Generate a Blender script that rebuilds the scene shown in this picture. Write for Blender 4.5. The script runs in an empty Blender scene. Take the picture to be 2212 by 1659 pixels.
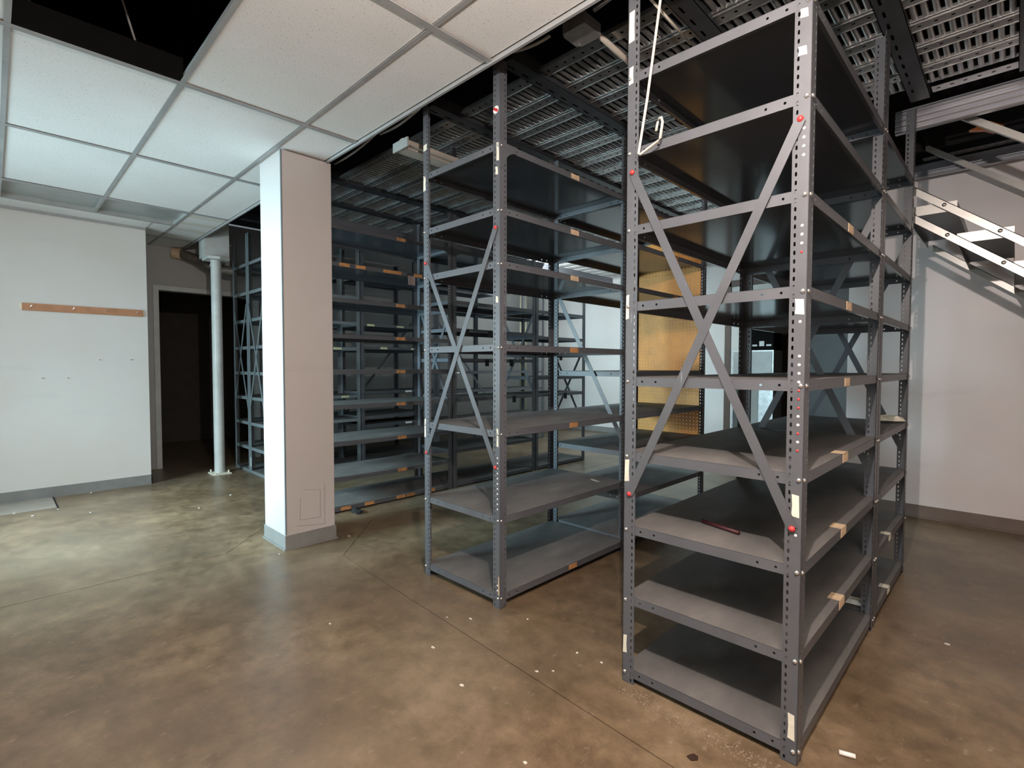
import bpy, math, random
from mathutils import Vector, Matrix
random.seed(7)
S = bpy.context.scene
COL = S.collection
PI = math.pi

# ------------------------------------------------------------------ camera
cd = bpy.data.cameras.new('camera'); cam = bpy.data.objects.new('camera', cd); COL.objects.link(cam)
cd.sensor_width = 36.0; cd.lens = 36.0 * 1105.3 / 2212.0; cd.clip_start = 0.05; cd.clip_end = 60
PITCH, YAW, ROLL, EYE = .03548, .777, .0014, 1.34
cy_, sy_, cp_, sp_ = math.cos(YAW), math.sin(YAW), math.cos(PITCH), math.sin(PITCH)
r_ = Vector((cy_, sy_, 0)); f0 = Vector((-sy_, cy_, 0)); u0 = Vector((0, 0, 1))
f_ = f0 * cp_ - u0 * sp_; u_ = u0 * cp_ + f0 * sp_
rr = r_ * math.cos(ROLL) + u_ * math.sin(ROLL); uu = u_ * math.cos(ROLL) - r_ * math.sin(ROLL)
M = Matrix((rr, uu, -f_)).transposed().to_4x4(); M.translation = Vector((0, 0, EYE))
cam.matrix_world = M
S.camera = cam

# ------------------------------------------------------------------ world, lights, exposure
w = bpy.data.worlds.new('world'); S.world = w; w.use_nodes = True
bg = w.node_tree.nodes['Background']; bg.inputs[0].default_value = (.62, .72, .80, 1); bg.inputs[1].default_value = .25
S.view_settings.view_transform = 'Standard'; S.view_settings.look = 'None'
S.view_settings.gamma = 1; S.view_settings.use_curve_mapping = False
S.view_settings.exposure = 0.0

def area(name, loc, target, sx, sy, power, col, spread=180):
    l = bpy.data.lights.new(name, 'AREA'); l.shape = 'RECTANGLE'; l.size = sx; l.size_y = sy
    l.energy = power; l.color = col; l.spread = math.radians(spread)
    o = bpy.data.objects.new(name, l); COL.objects.link(o); o.location = loc
    o.rotation_euler = (Vector(target) - Vector(loc)).to_track_quat('-Z', 'Y').to_euler()
    return o
# daylight through the shop window at the rear left, through the glazing at the right, plus added fills
area('daylight_rear_left', (-5.0, -1.86, 1.55), (-4.6, 3, 1.35), 2.3, 1.7, 78, (.66, .90, .98), 100)
area('floor_pool_fill', (-5.2, -1.85, 2.25), (-5.4, .7, 0), 1.3, .4, 38, (.70, .93, 1.0), 62)  # extra beam added to brighten the floor pool by the left wall
area('middle_rows_fill', (-4.35, -1.85, 1.75), (-4.0, 3, 1.2), .9, .6, 40, (.52, .86, 1.0), 54)  # added to lift the middle shelving rows with blue light
area('far_aisle_fill', (-3.5, 6.3, 2.93), (-3.6, 6.0, 0), 1.2, 2.0, 34, (.74, .95, 1.0), 150)  # no opening above; added to brighten the far floor and shelf tops
area('skylight_rear_left', (-5.0, -1.87, 1.55), (-5.0, 3, 1.35), 2.3, 1.7, 15, (.66, .91, 1.0))
area('daylight_right', (3.12, -1.3, 1.55), (-3, -.9, 1.2), 2.6, 2.0, 24, (1.0, .78, .60))
area('far_wall_fill', (-5.6, 5.9, 2.93), (-5.3, 8.7, 1.2), 2.2, .6, 95, (.86, .96, 1.0))  # added under the deck to brighten the far wall
area('ceiling_panel_light', (.56, .36, 2.84), (.56, .36, 0), 1.1, .55, 50, (1.0, .82, .68))
def lamp(name, loc, power, col, rad):
    l = bpy.data.lights.new(name, 'POINT'); l.energy = power; l.color = col; l.shadow_soft_size = rad
    o = bpy.data.objects.new(name, l); COL.objects.link(o); o.location = loc; return o
lamp('warm_lamp', (-.28, .5, 2.47), 205, (1.0, .86, .79), .02)

# ------------------------------------------------------------------ materials
MATS = {}
def nt(name):
    m = bpy.data.materials.new(name); m.use_nodes = True; t = m.node_tree
    return m, t, t.nodes['Principled BSDF']
def link(t, a, b): t.links.new(a, b)
def noise(t, scale, detail=4, rough=.6, coord='Object', stretch=None):
    tc = t.nodes.new('ShaderNodeTexCoord'); n = t.nodes.new('ShaderNodeTexNoise')
    n.inputs['Scale'].default_value = scale; n.inputs['Detail'].default_value = detail; n.inputs['Roughness'].default_value = rough
    if stretch:
        mp = t.nodes.new('ShaderNodeMapping'); mp.inputs['Scale'].default_value = stretch
        link(t, tc.outputs[coord], mp.inputs[0]); link(t, mp.outputs[0], n.inputs[0])
    else: link(t, tc.outputs[coord], n.inputs[0])
    return n
def ramp(t, fac, stops):
    r = t.nodes.new('ShaderNodeValToRGB'); link(t, fac, r.inputs[0]); e = r.color_ramp.elements
    while len(e) < len(stops): e.new(.5)
    for i, (p, c) in enumerate(stops): e[i].position = p; e[i].color = (*c, 1)
    return r
def mixc(t, fac, a, b, mode='MIX'):
    m = t.nodes.new('ShaderNodeMix'); m.data_type = 'RGBA'; m.blend_type = mode
    if isinstance(fac, (int, float)): m.inputs[0].default_value = fac
    else: link(t, fac, m.inputs[0])
    for k, v in ((6, a), (7, b)):
        if isinstance(v, tuple): m.inputs[k].default_value = (*v, 1)
        else: link(t, v, m.inputs[k])
    return m.outputs[2]
def bump(t, p, h, s, d=.002):
    b = t.nodes.new('ShaderNodeBump'); b.inputs['Strength'].default_value = s; b.inputs['Distance'].default_value = d
    link(t, h, b.inputs['Height']); link(t, b.outputs[0], p.inputs['Normal'])
def plain(name, col, rough=.5, metal=0, var=.12, scale=6, spec=.5, bmp=0):
    m, t, p = nt(name)
    n = noise(t, scale)
    lo = tuple(c * (1 - var) for c in col); hi = tuple(min(1, c * (1 + var)) for c in col)
    r = ramp(t, n.outputs[0], [(.3, lo), (.7, hi)]); link(t, r.outputs[0], p.inputs['Base Color'])
    p.inputs['Roughness'].default_value = rough; p.inputs['Metallic'].default_value = metal
    p.inputs['Specular IOR Level'].default_value = spec
    if bmp: bump(t, p, n.outputs[0], bmp)
    MATS[name] = m; return m
ENAMEL = (.092, .097, .108)
def enamel(name, col, rough=.3, dust=0):
    m, t, p = nt(name)
    n = noise(t, 2.5, 5); r = ramp(t, n.outputs[0], [(.3, tuple(c * .85 for c in col)), (.72, tuple(c * 1.15 for c in col))])
    s = noise(t, 55, 2, .5, stretch=(1, 1, .15)); sr = ramp(t, s.outputs[0], [(.74, (0, 0, 0)), (.8, (1, 1, 1))])
    c = mixc(t, sr.outputs[0], r.outputs[0], tuple(min(1, q * 2.2) for q in col))
    link(t, c, p.inputs['Base Color'])
    rg = t.nodes.new('ShaderNodeMapRange'); link(t, n.outputs[0], rg.inputs[0]); rg.inputs[3].default_value = rough * .75; rg.inputs[4].default_value = rough * 1.35
    link(t, rg.outputs[0], p.inputs['Roughness'])
    MATS[name] = m; return m
M_EN = enamel('grey_enamel', ENAMEL, .34)
M_SHADE = enamel('shaded_tread', (.05, .055, .065), .3)
M_ENL = enamel('pale_enamel', (.17, .20, .215), .3)
# dusty sheet: glossy enamel on the underside, dull dust on the faces that look up
m, t, p = nt('dusty_shelf'); MATS['dusty_shelf'] = m; M_SH = m
g = t.nodes.new('ShaderNodeNewGeometry'); sx = t.nodes.new('ShaderNodeSeparateXYZ'); link(t, g.outputs['Normal'], sx.inputs[0])
up = t.nodes.new('ShaderNodeMath'); up.operation = 'GREATER_THAN'; link(t, sx.outputs[2], up.inputs[0]); up.inputs[1].default_value = .5
n = noise(t, 3.2, 6, .65, stretch=(1.5, .6, 1)); r = ramp(t, n.outputs[0], [(.28, (.085, .082, .079)), (.55, (.14, .133, .126)), (.8, (.22, .205, .19))])
n2 = noise(t, 1.1, 3, .5); r2 = ramp(t, n2.outputs[0], [(.60, (0, 0, 0)), (.74, (.55, .55, .55))])
top = mixc(t, r2.outputs[0], r.outputs[0], (.15, .09, .06))
c = mixc(t, up.outputs[0], (.065, .07, .08), top); link(t, c, p.inputs['Base Color'])
rg = t.nodes.new('ShaderNodeMapRange'); link(t, up.outputs[0], rg.inputs[0]); rg.inputs[3].default_value = .13; rg.inputs[4].default_value = .62
link(t, rg.outputs[0], p.inputs['Roughness'])
# walls
def wallmat(name, col, stain, rough=.55):
    m, t, p = nt(name)
    n = noise(t, .9, 4, .55); r = ramp(t, n.outputs[0], [(.35, col), (.75, stain)])
    n2 = noise(t, 2.2, 5, .6, stretch=(1, .6, 3.0)); r2 = ramp(t, n2.outputs[0], [(.62, (0, 0, 0)), (.8, (.35, .35, .35))])
    c = mixc(t, r2.outputs[0], r.outputs[0], tuple(q * .78 for q in col))
    link(t, c, p.inputs['Base Color']); p.inputs['Roughness'].default_value = rough
    f = noise(t, 160, 2); bump(t, p, f.outputs[0], .12, .001)
    MATS[name] = m; return m
M_WALL = wallmat('painted_wall', (.66, .67, .66), (.62, .59, .56))
M_WALLW = wallmat('painted_wall_satin', (.80, .755, .75), (.74, .67, .65), .35)
M_WALLG = wallmat('grey_painted_wall', (.40, .41, .40), (.34, .34, .33))
M_COL = wallmat('column_paint', (.50, .48, .47), (.44, .41, .39), .4)
M_BASE = plain('cove_base_vinyl', (.20, .205, .20), .4)
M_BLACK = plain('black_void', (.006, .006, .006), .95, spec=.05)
M_DARK = plain('dark_matt', (.02, .02, .021), .9, spec=.1)
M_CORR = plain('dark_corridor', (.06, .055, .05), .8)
# floor
m, t, p = nt('stained_concrete'); MATS['stained_concrete'] = m; M_FL = m
a = noise(t, 1.3, 7, .66); ra = ramp(t, a.outputs[0], [(.30, (.084, .056, .032)), (.5, (.160, .112, .066)), (.70, (.262, .195, .122))])
b = noise(t, 9, 9, .75); rb = ramp(t, b.outputs[0], [(.32, (.62, .60, .57)), (.5, (1, 1, 1)), (.68, (1.35, 1.36, 1.36))])
c = mixc(t, 1.0, ra.outputs[0], rb.outputs[0], 'MULTIPLY')
d = noise(t, 26, 5, .7, stretch=(1, .5, 1)); rd = ramp(t, d.outputs[0], [(.60, (0, 0, 0)), (.74, (.65, .65, .65))])
c = mixc(t, rd.outputs[0], c, (.36, .29, .22))
d2 = noise(t, 4.5, 6, .7, stretch=(.5, 1.4, 1)); rd2 = ramp(t, d2.outputs[0], [(.60, (0, 0, 0)), (.72, (.5, .5, .5))])
c = mixc(t, rd2.outputs[0], c, (.115, .075, .05))
e = noise(t, .5, 3, .5); re_ = ramp(t, e.outputs[0], [(.48, (0, 0, 0)), (.7, (.45, .45, .45))])
c = mixc(t, re_.outputs[0], c, (.20, .168, .13))
link(t, c, p.inputs['Base Color'])
rg = t.nodes.new('ShaderNodeMapRange'); link(t, b.outputs[0], rg.inputs[0]); rg.inputs[3].default_value = .18; rg.inputs[4].default_value = .55
link(t, rg.outputs[0], p.inputs['Roughness']); bump(t, p, b.outputs[0], .15, .003)
# ceiling tile
m, t, p = nt('fissured_tile'); MATS['tile'] = m; M_TILE = m
n = noise(t, 70, 3, .7, coord='Object', stretch=(1, 2.2, 1)); r = ramp(t, n.outputs[0], [(.345, (.40, .40, .40)), (.39, (.82, .82, .81))]); 
n2 = noise(t, 1.3, 2); r2 = ramp(t, n2.outputs[0], [(.3, (.93, .93, .92)), (.7, (1, 1, 1))])
c = mixc(t, 1.0, r.outputs[0], r2.outputs[0], 'MULTIPLY'); link(t, c, p.inputs['Base Color']); p.inputs['Roughness'].default_value = .85
bump(t, p, n.outputs[0], .15, .002)
m, t, p = nt('stained_tile'); MATS['stained_tile'] = m; M_TILES = m
tc = t.nodes.new('ShaderNodeTexCoord'); wv = t.nodes.new('ShaderNodeTexWave'); wv.inputs['Scale'].default_value = .9; wv.inputs['Distortion'].default_value = 3
link(t, tc.outputs['Object'], wv.inputs[0]); r = ramp(t, wv.outputs['Fac'], [(.82, (.72, .72, .70)), (.9, (.42, .29, .17)), (.97, (.72, .70, .66))])
link(t, r.outputs[0], p.inputs['Base Color']); p.inputs['Roughness'].default_value = .85
M_GRID = plain('grid_metal', (.33, .335, .335), .45)
M_LENS = plain('grey_lens', (.34, .36, .35), .35)
M_GALV = plain('galvanised_steel', (.42, .42, .42), .38, .75, .2, 14)
M_GALVD = plain('dull_deck_steel', (.40, .40, .395), .30, .82, .25, 10)
M_BEAM = plain('dark_beam_steel', (.035, .037, .042), .38, .2, .3, 5)
M_CHAN = plain('ribbed_steel', (.42, .43, .47), .30, .8, .04, 3)
M_STAIR = plain('stair_steel', (.46, .455, .43), .34, .45, .1, 6)
M_BOLT = plain('bolt_zinc', (.75, .74, .72), .22, .9)
M_RED = plain('red_cap', (.55, .04, .04), .35)
M_WHITE = plain('white_plastic', (.85, .83, .80), .4)
M_TAPE = plain('yellowed_paper', (.72, .70, .58), .7, var=.1, scale=40)
M_TAN = plain('tan_card', (.62, .46, .30), .7, var=.2, scale=30)
M_ORANGE = plain('orange_card', (.50, .24, .09), .65, var=.25, scale=25)
M_YEL = plain('pale_yellow_card', (.62, .60, .36), .65, var=.15, scale=25)
M_WOOD = plain('oak_strip', (.42, .20, .10), .5, var=.18, scale=9)
M_PIPE = plain('painted_pipe', (.52, .55, .54), .4)
M_DUCT = plain('foil_duct', (.16, .14, .12), .45, .3, .3, 20)
M_FIX = plain('fixture_paint', (.40, .36, .31), .45)
M_WIRE = plain('cream_wire', (.62, .57, .47), .35)
M_CABLE = plain('grey_cable', (.34, .34, .33), .45)
M_OR2 = plain('orange_plastic', (.75, .22, .05), .4)
M_BROWN = plain('dark_brown', (.045, .025, .018), .45)
M_TRIM = plain('door_trim_brown', (.10, .065, .05), .5)
M_DOORW = plain('door_white', (.66, .68, .66), .5, var=.05)
M_SCRAP = plain('paper_scrap', (.72, .69, .62), .8, var=.15, scale=40)
M_DIRT = plain('dirt_crumbs', (.20, .15, .10), .9, var=.5, scale=60)
M_GLASS, t, p = nt('clear_glass'); MATS['glass'] = M_GLASS
p.inputs['Transmission Weight'].default_value = 1; p.inputs['Roughness'].default_value = 0.0; p.inputs['Base Color'].default_value = (1, 1, 1, 1); p.inputs['IOR'].default_value = 1.01
# pegboard: pierced brown hardboard (the holes themselves are geometry)
M_PEG = plain('pegboard_hardboard', (.60, .24, .035), .55, var=.2, scale=3.5)
M_ENBL = enamel('blue_enamel', (.05, .11, .19), .3)

# ------------------------------------------------------------------ mesh helpers
class MB:
    def __init__(s): s.v = []; s.f = []
    def add(s, vs, fs):
        k = len(s.v); s.v += [tuple(q) for q in vs]; s.f += [tuple(i + k for i in f) for f in fs]; return s
    def box(s, a, b):
        x0, y0, z0 = a; x1, y1, z1 = b
        return s.add([(x0,y0,z0),(x1,y0,z0),(x1,y1,z0),(x0,y1,z0),(x0,y0,z1),(x1,y0,z1),(x1,y1,z1),(x0,y1,z1)],
                     [(0,3,2,1),(4,5,6,7),(0,1,5,4),(1,2,6,5),(2,3,7,6),(3,0,4,7)])
    def bar(s, a, b, wd, th, up=(0, 0, 1)):
        """rectangular bar from a to b: wd across (side), th along up"""
        a = Vector(a); b = Vector(b); d = (b - a).normalized(); u = Vector(up); sd = d.cross(u).normalized(); u = sd.cross(d).normalized()
        sd *= wd / 2; u *= th / 2; vs = []
        for q in (a, b): vs += [q - sd - u, q + sd - u, q + sd + u, q - sd + u]
        return s.add(vs, [(0,1,2,3),(7,6,5,4),(0,4,5,1),(1,5,6,2),(2,6,7,3),(3,7,4,0)])
    def tube(s, pts, r, n=8, closed=True):
        pts = [Vector(q) for q in pts]; rings = []
        for i, q in enumerate(pts):
            d = (pts[min(i + 1, len(pts) - 1)] - pts[max(i - 1, 0)]).normalized()
            u = Vector((0, 0, 1)) if abs(d.z) < .9 else Vector((1, 0, 0))
            a = d.cross(u).normalized(); b = d.cross(a).normalized()
            rad = r[i] if isinstance(r, (list, tuple)) else r
            rings.append([q + (a * math.cos(2*PI*k/n) + b * math.sin(2*PI*k/n)) * rad for k in range(n)])
        vs = [v for rg in rings for v in rg]; fs = []
        for i in range(len(pts) - 1):
            for k in range(n): fs.append((i*n+k, (i+1)*n+k, (i+1)*n+(k+1) % n, i*n+(k+1) % n))
        if closed: fs += [tuple(range(n)), tuple(reversed(range((len(pts)-1)*n, len(pts)*n)))]
        return s.add(vs, fs)
    def prism(s, poly, axis, a, b):
        """poly in the two other axes, extruded along axis from a to b"""
        def P(u, v, w):
            return {0: (w, u, v), 1: (u, w, v), 2: (u, v, w)}[axis]
        n = len(poly); vs = [P(u, v, a) for u, v in poly] + [P(u, v, b) for u, v in poly]
        fs = [tuple(range(n))[::-1], tuple(range(n, 2*n))] + [(i, (i+1) % n, (i+1) % n + n, i + n) for i in range(n)]
        return s.add(vs, fs)
    def plate(s, O, U, V, N, bands, t, cell):
        """perforated sheet: U length dir with cells of given pitch, V width dir; bands=[(v0,v1,hole or None)]
        hole=(vc,hu,hv,mask) ; both faces and the hole walls are built. t thickness along N"""
        O = Vector(O); U = Vector(U); V = Vector(V); N = Vector(N) * t
        for L0, L1, holes in cell:
            for (v0, v1), h in zip(bands, holes):
                if h is None:
                    q = [O+U*L0+V*v0, O+U*L1+V*v0, O+U*L1+V*v1, O+U*L0+V*v1]
                    s.add(q + [x + N for x in q], [(3,2,1,0), (4,5,6,7), (0,1,5,4), (2,3,7,6)])
                else:
                    vc, hu, hv = h; uc = (L0 + L1) / 2
                    k = .6
                    inner = [(-hu, -hv*k), (-hu*k, -hv), (hu*k, -hv), (hu, -hv*k), (hu, hv*k), (hu*k, hv), (-hu*k, hv), (-hu, hv*k)]
                    inn = [O+U*(uc+a)+V*(vc+b) for a, b in inner]
                    out = [O+U*L0+V*v0, O+U*L1+V*v0, O+U*L1+V*v1, O+U*L0+V*v1]
                    q = out + inn
                    top = [(0,1,6,5), (1,2,8,7), (2,3,10,9), (3,0,4,11), (0,5,4), (1,7,6), (2,9,8), (3,11,10)]
                    vs = q + [x + N for x in q]
                    fs = [tuple(reversed(f)) for f in top] + [tuple(i + 12 for i in f) for f in top]
                    fs += [(4+i, 4+(i+1) % 8, 16+(i+1) % 8, 16+i) for i in range(8)]
                    s.add(vs, fs)
        return s
    def mesh(s, name, mat, smooth=False):
        me = bpy.data.meshes.new(name); me.from_pydata(s.v, [], s.f); me.update()
        me.materials.append(mat)
        if smooth: me.polygons.foreach_set('use_smooth', [True] * len(me.polygons))
        return me
def put(name, me, parent=None, loc=(0, 0, 0), rot=None, **kw):
    o = bpy.data.objects.new(name, me); COL.objects.link(o); o.location = loc
    if rot: o.rotation_euler = rot
    if parent: o.parent = parent
    for k, v in kw.items(): o[k] = v
    return o
def ob(name, mb, mat, parent=None, loc=(0, 0, 0), rot=None, smooth=False, **kw):
    return put(name, mb.mesh(name, mat, smooth), parent, loc, rot, **kw)
def thing(name, label, cat, loc=(0, 0, 0), group=None):
    o = put(name, None, None, loc, label=label, category=cat)
    if group: o['group'] = group
    return o
def struct(name, mb, mat, **kw):
    return ob(name, mb, mat, kind='structure', **kw)

# ================================================================== SETTING
CZ = 2.872                                     # ceiling height
# ---- floor: five slabs with open joints over a dark bed
fl = struct('floor', MB().box((-10.6, -5, -.2), (3.6, 9.6, -.045)), M_DARK)
dia = [(-3.35, 1.71), (-3.98, 2.31), (-4.60, 1.74), (-3.97, 1.135)]
def slab(poly, gap=.0025):
    n = len(poly); c = Vector((sum(q[0] for q in poly)/n, sum(q[1] for q in poly)/n)); out = []
    for i in range(n):                         # inset every edge by the gap
        p0 = Vector(poly[i-1]); p1 = Vector(poly[i]); p2 = Vector(poly[(i+1) % n])
        d1 = (p1-p0).normalized(); d2 = (p2-p1).normalized()
        n1 = Vector((-d1.y, d1.x)); n2 = Vector((-d2.y, d2.x))
        q = p1 + (n1 + n2) * (gap / max(.3, 1 + n1.dot(n2)))
        out.append((q.x, q.y))
    return ob('slab', MB().prism(out, 2, -.045, 0), M_FL, fl)
E0, E1, E2, E3 = dia
slab(dia)
slab([(-3.93, -5), (3.6, -5), (3.6, 1.36), (-.79, 1.565), (-2.64, 1.668), E0, E3])
slab([(-10.6, -5), (-3.93, -5), E3, E2, (-6.96, 1.92), (-10.6, 2.1)])
slab([(3.6, 1.36), (3.6, 9.6), (-3.98, 9.6), E1, E0, (-2.64, 1.668), (-.79, 1.565)])
slab([(-3.98, 9.6), (-10.6, 9.6), (-10.6, 2.1), (-6.96, 1.92), E2, E1])
ob('patch', MB().box((-6.93, -1.8, 0), (-6.40, .40, .004)), plain('pale_floor_patch', (.30, .26, .22), .4), fl)
ob('patch_edge', MB().box((-6.93, .402, .0), (-6.38, .412, .005)), M_DARK, fl)
# ---- walls
XL = -6.95
struct('wall_left', MB().box((XL-.95, -4.6, 0), (XL, 1.24, 2.95)), M_WALL)
struct('baseboard_left', MB().box((XL, -4.6, 0), (XL+.008, 1.248, .105)).box((XL-.95, 1.24, 0), (XL+.008, 1.248, .105)).box((XL, -4.6, 0), (XL+.02, 1.24, .012)), M_BASE)
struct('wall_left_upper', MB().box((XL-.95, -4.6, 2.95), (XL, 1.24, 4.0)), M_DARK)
# doorway wall (X = -7.9) with an opening Y 1.50 .. 2.70, head 2.32
dw = struct('wall_doorway', MB().box((-8.0, 1.24, 0), (-7.9, 1.50, 3.3)).box((-8.0, 2.72, 0), (-7.9, 8.8, 3.3)).box((-8.0, 1.50, 2.34), (-7.9, 2.72, 3.3)), M_WALLG)
struct('door_1', MB().box((-8.02, 1.47, 0), (-7.875, 1.53, 2.37)).box((-8.02, 2.69, 0), (-7.875, 2.75, 2.37)).box((-8.02, 1.53, 2.31), (-7.875, 2.69, 2.37)), M_PIPE)
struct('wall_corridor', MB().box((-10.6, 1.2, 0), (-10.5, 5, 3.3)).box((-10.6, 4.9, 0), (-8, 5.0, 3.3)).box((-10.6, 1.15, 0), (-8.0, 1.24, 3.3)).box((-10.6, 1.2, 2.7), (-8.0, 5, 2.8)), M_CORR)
# back right wall, far wall and the return between them
struct('wall_back_right', MB().box((-1.15, 5.75, 0), (3.4, 5.9, 3.1)), M_WALLW)
struct('wall_back_right_upper', MB().box((-1.15, 5.75, 3.1), (3.4, 5.9, 4.0)), M_DARK)  # dark colour stands for the shade above the deck
struct('baseboard_back_right', MB().box((-1.15, 5.742, 0), (3.3, 5.75, .11)).box((-1.15, 5.73, 0), (3.3, 5.75, .012)), plain('brown_cove_base', (.17, .13, .105), .5))
struct('wall_far', MB().box((-8.1, 8.7, 0), (-2.62, 8.85, 4.0)).box((-2.62, 8.7, 2.5), (-1.0, 8.85, 4.0)), M_WALL)
struct('baseboard_far', MB().box((-7.9, 8.692, 0), (-3.52, 8.7, .105)), M_BASE)
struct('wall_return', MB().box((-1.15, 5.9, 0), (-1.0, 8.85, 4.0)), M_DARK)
struct('dark_doorway', MB().box((-2.6, 8.9, 0), (-1.0, 8.98, 2.5)).box((-2.62, 8.68, 0), (-2.55, 8.9, 2.5)), M_BROWN)  # dark sheet behind the opening stands for an unlit room
struct('trim_1', MB().box((-3.50, 8.66, 0), (-3.40, 8.70, 2.75)).box((-3.50, 8.66, 2.66), (-2.62, 8.70, 2.76)), M_TRIM)
d3 = struct('door_3', MB().box((-3.395, 8.67, 0), (-2.66, 8.705, 2.65)), M_DOORW)
# right and rear walls (behind the photographer) with the glazing that lights the room
struct('wall_right', MB().box((3.2, -4.5, 0), (3.35, -2.7, 4.0)).box((3.2, .1, 0), (3.35, 5.9, 4.0)).box((3.2, -2.7, 0), (3.35, .1, .5)).box((3.2, -2.7, 2.6), (3.35, .1, 4.0)), M_WALLW)
struct('wall_rear', MB().box((-3.6, -3.6, 0), (3.35, -3.5, 4.0)).box((-3.7, -3.6, 0), (-3.6, -1.9, 4.0))  # unseen return at its left end added to shade the near floor
       .box((-7.9, -2.0, 0), (-6.25, -1.9, 4.0)).box((-3.75, -2.0, 0), (-3.6, -1.9, 4.0)).box((-6.25, -2.0, 0), (-3.75, -1.9, .6)).box((-6.25, -2.0, 2.5), (-3.75, -1.9, 4.0)), M_WALL)
w1 = struct('window_1', MB().box((-6.25, -1.98, .6), (-6.19, -1.9, 2.5)).box((-3.81, -1.98, .6), (-3.75, -1.9, 2.5)).box((-5.03, -1.98, .6), (-4.97, -1.9, 2.5)).box((-6.25, -1.98, .6), (-3.75, -1.9, .66)).box((-6.25, -1.98, 2.44), (-3.75, -1.9, 2.5)), M_GALV)
for x in (-6.19, -4.97): ob('pane', MB().box((x, -1.948, .66), (x+1.16, -1.942, 2.44)), M_GLASS, w1)
w2 = struct('window_2', MB().box((3.2, -2.7, .5), (3.28, -2.64, 2.6)).box((3.2, .04, .5), (3.28, .1, 2.6)).box((3.2, -1.33, .5), (3.28, -1.27, 2.6)).box((3.2, -2.7, .5), (3.28, .1, .56)).box((3.2, -2.7, 2.54), (3.28, .1, 2.6)), M_GALV)
for y in (-2.64, -1.27): ob('pane', MB().box((3.246, y, .56), (3.252, y+1.31, 2.54)), M_GLASS, w2)
# roof above everything
struct('ceiling_roof', MB().box((-10.6, -5, 4.0), (3.6, 9.0, 4.1)), M_BLACK)  # black colour stands in for light not reaching the roof
# ---- suspended ceiling
cl = struct('ceiling', MB().box((-8.0, 1.800, CZ-.012), (3.2, 1.815, CZ+.045)), M_GRID)   # edge angle
GX = [-1.926 + 1.348 * k for k in range(-5, 5)]; GY = [.087 + .6765 * k for k in range(-6, 4)]
YE = 1.80
for x in GX:
    if -8 < x < 3.2:
        mb = MB().box((x-.019, -3.5, CZ-.003), (x+.019, YE, CZ)).box((x-.0015, -3.5, CZ), (x+.0015, YE, CZ+.04))
        ob('grid_rail', mb, M_GRID, cl)
for y in GY:
    if y < YE: ob('grid_rail', MB().box((-7.9, y-.012, CZ-.002), (3.2, y+.012, CZ+.001)).box((-7.9, y-.0015, CZ), (3.2, y+.0015, CZ+.04)), M_GRID, cl)
ob('edge_tile', MB().box((XL+.02, -1.9, CZ-.004), (XL+.335, 1.24, CZ+.01)), M_TILE, cl)
ob('wall_angle', MB().box((XL, -3.5, CZ-.03), (XL+.02, 1.24, CZ-.001)), M_GRID, cl)
tile_cache = {}
for i in range(-5, 5):
    for j in range(-6, 4):
        x0 = -1.926 + 1.348*i; x1 = x0 + 1.348; y0 = .087 + .6765*j; y1 = y0 + .6765
        if j == 0 and i == -1: continue                        # the missing tile
        y1c = min(y1, YE); x0c = max(x0, -7.9); x1c = min(x1, 3.2); y0c = max(y0, -3.5)
        if y1c - y0c < .02 or x1c - x0c < .02: continue
        if i == -4 and j in (0, 1): x1c = x1; x0c = x1 - .66; 
        if i == -4 and j in (0, 1): continue
        key = (round(x1c-x0c, 3), round(y1c-y0c, 3), i == -4 and j == 2)
        if key not in tile_cache:
            tile_cache[key] = MB().box((.012, .012, 0), (x1c-x0c-.012, y1c-y0c-.012, .016)).mesh('ceiling_tile', M_TILES if key[2] else M_TILE)
        put('ceiling_tile', tile_cache[key], cl, (x0c, y0c, CZ + .003 + random.uniform(0, .004)))
# dark collar of the opening (black board standing above the grid)
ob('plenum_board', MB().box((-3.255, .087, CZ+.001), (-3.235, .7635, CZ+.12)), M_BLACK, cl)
# troffer: recessed light in the ceiling beside the left wall
tr = thing('ceiling_light', 'long grey recessed ceiling light fitting beside the pale left wall', 'light fixture', (-6.29, .087, CZ))
ob('reflector', MB().box((-.31, .0, .035), (.31, 1.353, .04)).box((-.31, 0, 0), (-.30, 1.353, .055)).box((.30, 0, 0), (.31, 1.353, .055)).box((-.31, 0, 0), (.31, .01, .055)).box((-.31, 1.343, 0), (.31, 1.353, .055)), M_LENS, tr)
ob('frame', MB().box((-.335, -.015, -.006), (-.30, 1.368, 0)).box((.295, -.015, -.006), (.33, 1.368, 0)).box((-.30, -.015, -.006), (.295, .01, 0)), M_GRID, tr)
ob('filler_strip', MB().box((-7.3, .087, CZ+.003), (-6.63, 1.44, CZ+.018)), M_TILE, cl)
# plenum cables seen through the hole
for k, (pts, lab) in enumerate(((((-3.9, .0, 3.9), (-4.22, .2, 3.5), (-4.45, .3, 3.44), (-4.8, .5, 3.1)), 'pale cable hanging at the left inside the dark ceiling opening'),
                 (((-3.1, .3, 3.95), (-3.35, .4, 3.6), (-3.5, .55, 3.3), (-3.6, .65, 3.05)), 'thin dark cable hanging in the middle of the dark ceiling opening'))):
    o = ob('cable', MB().tube(pts, .014 if k == 0 else .006, 8), M_CABLE, label=lab, category='cable', smooth=True)

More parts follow.
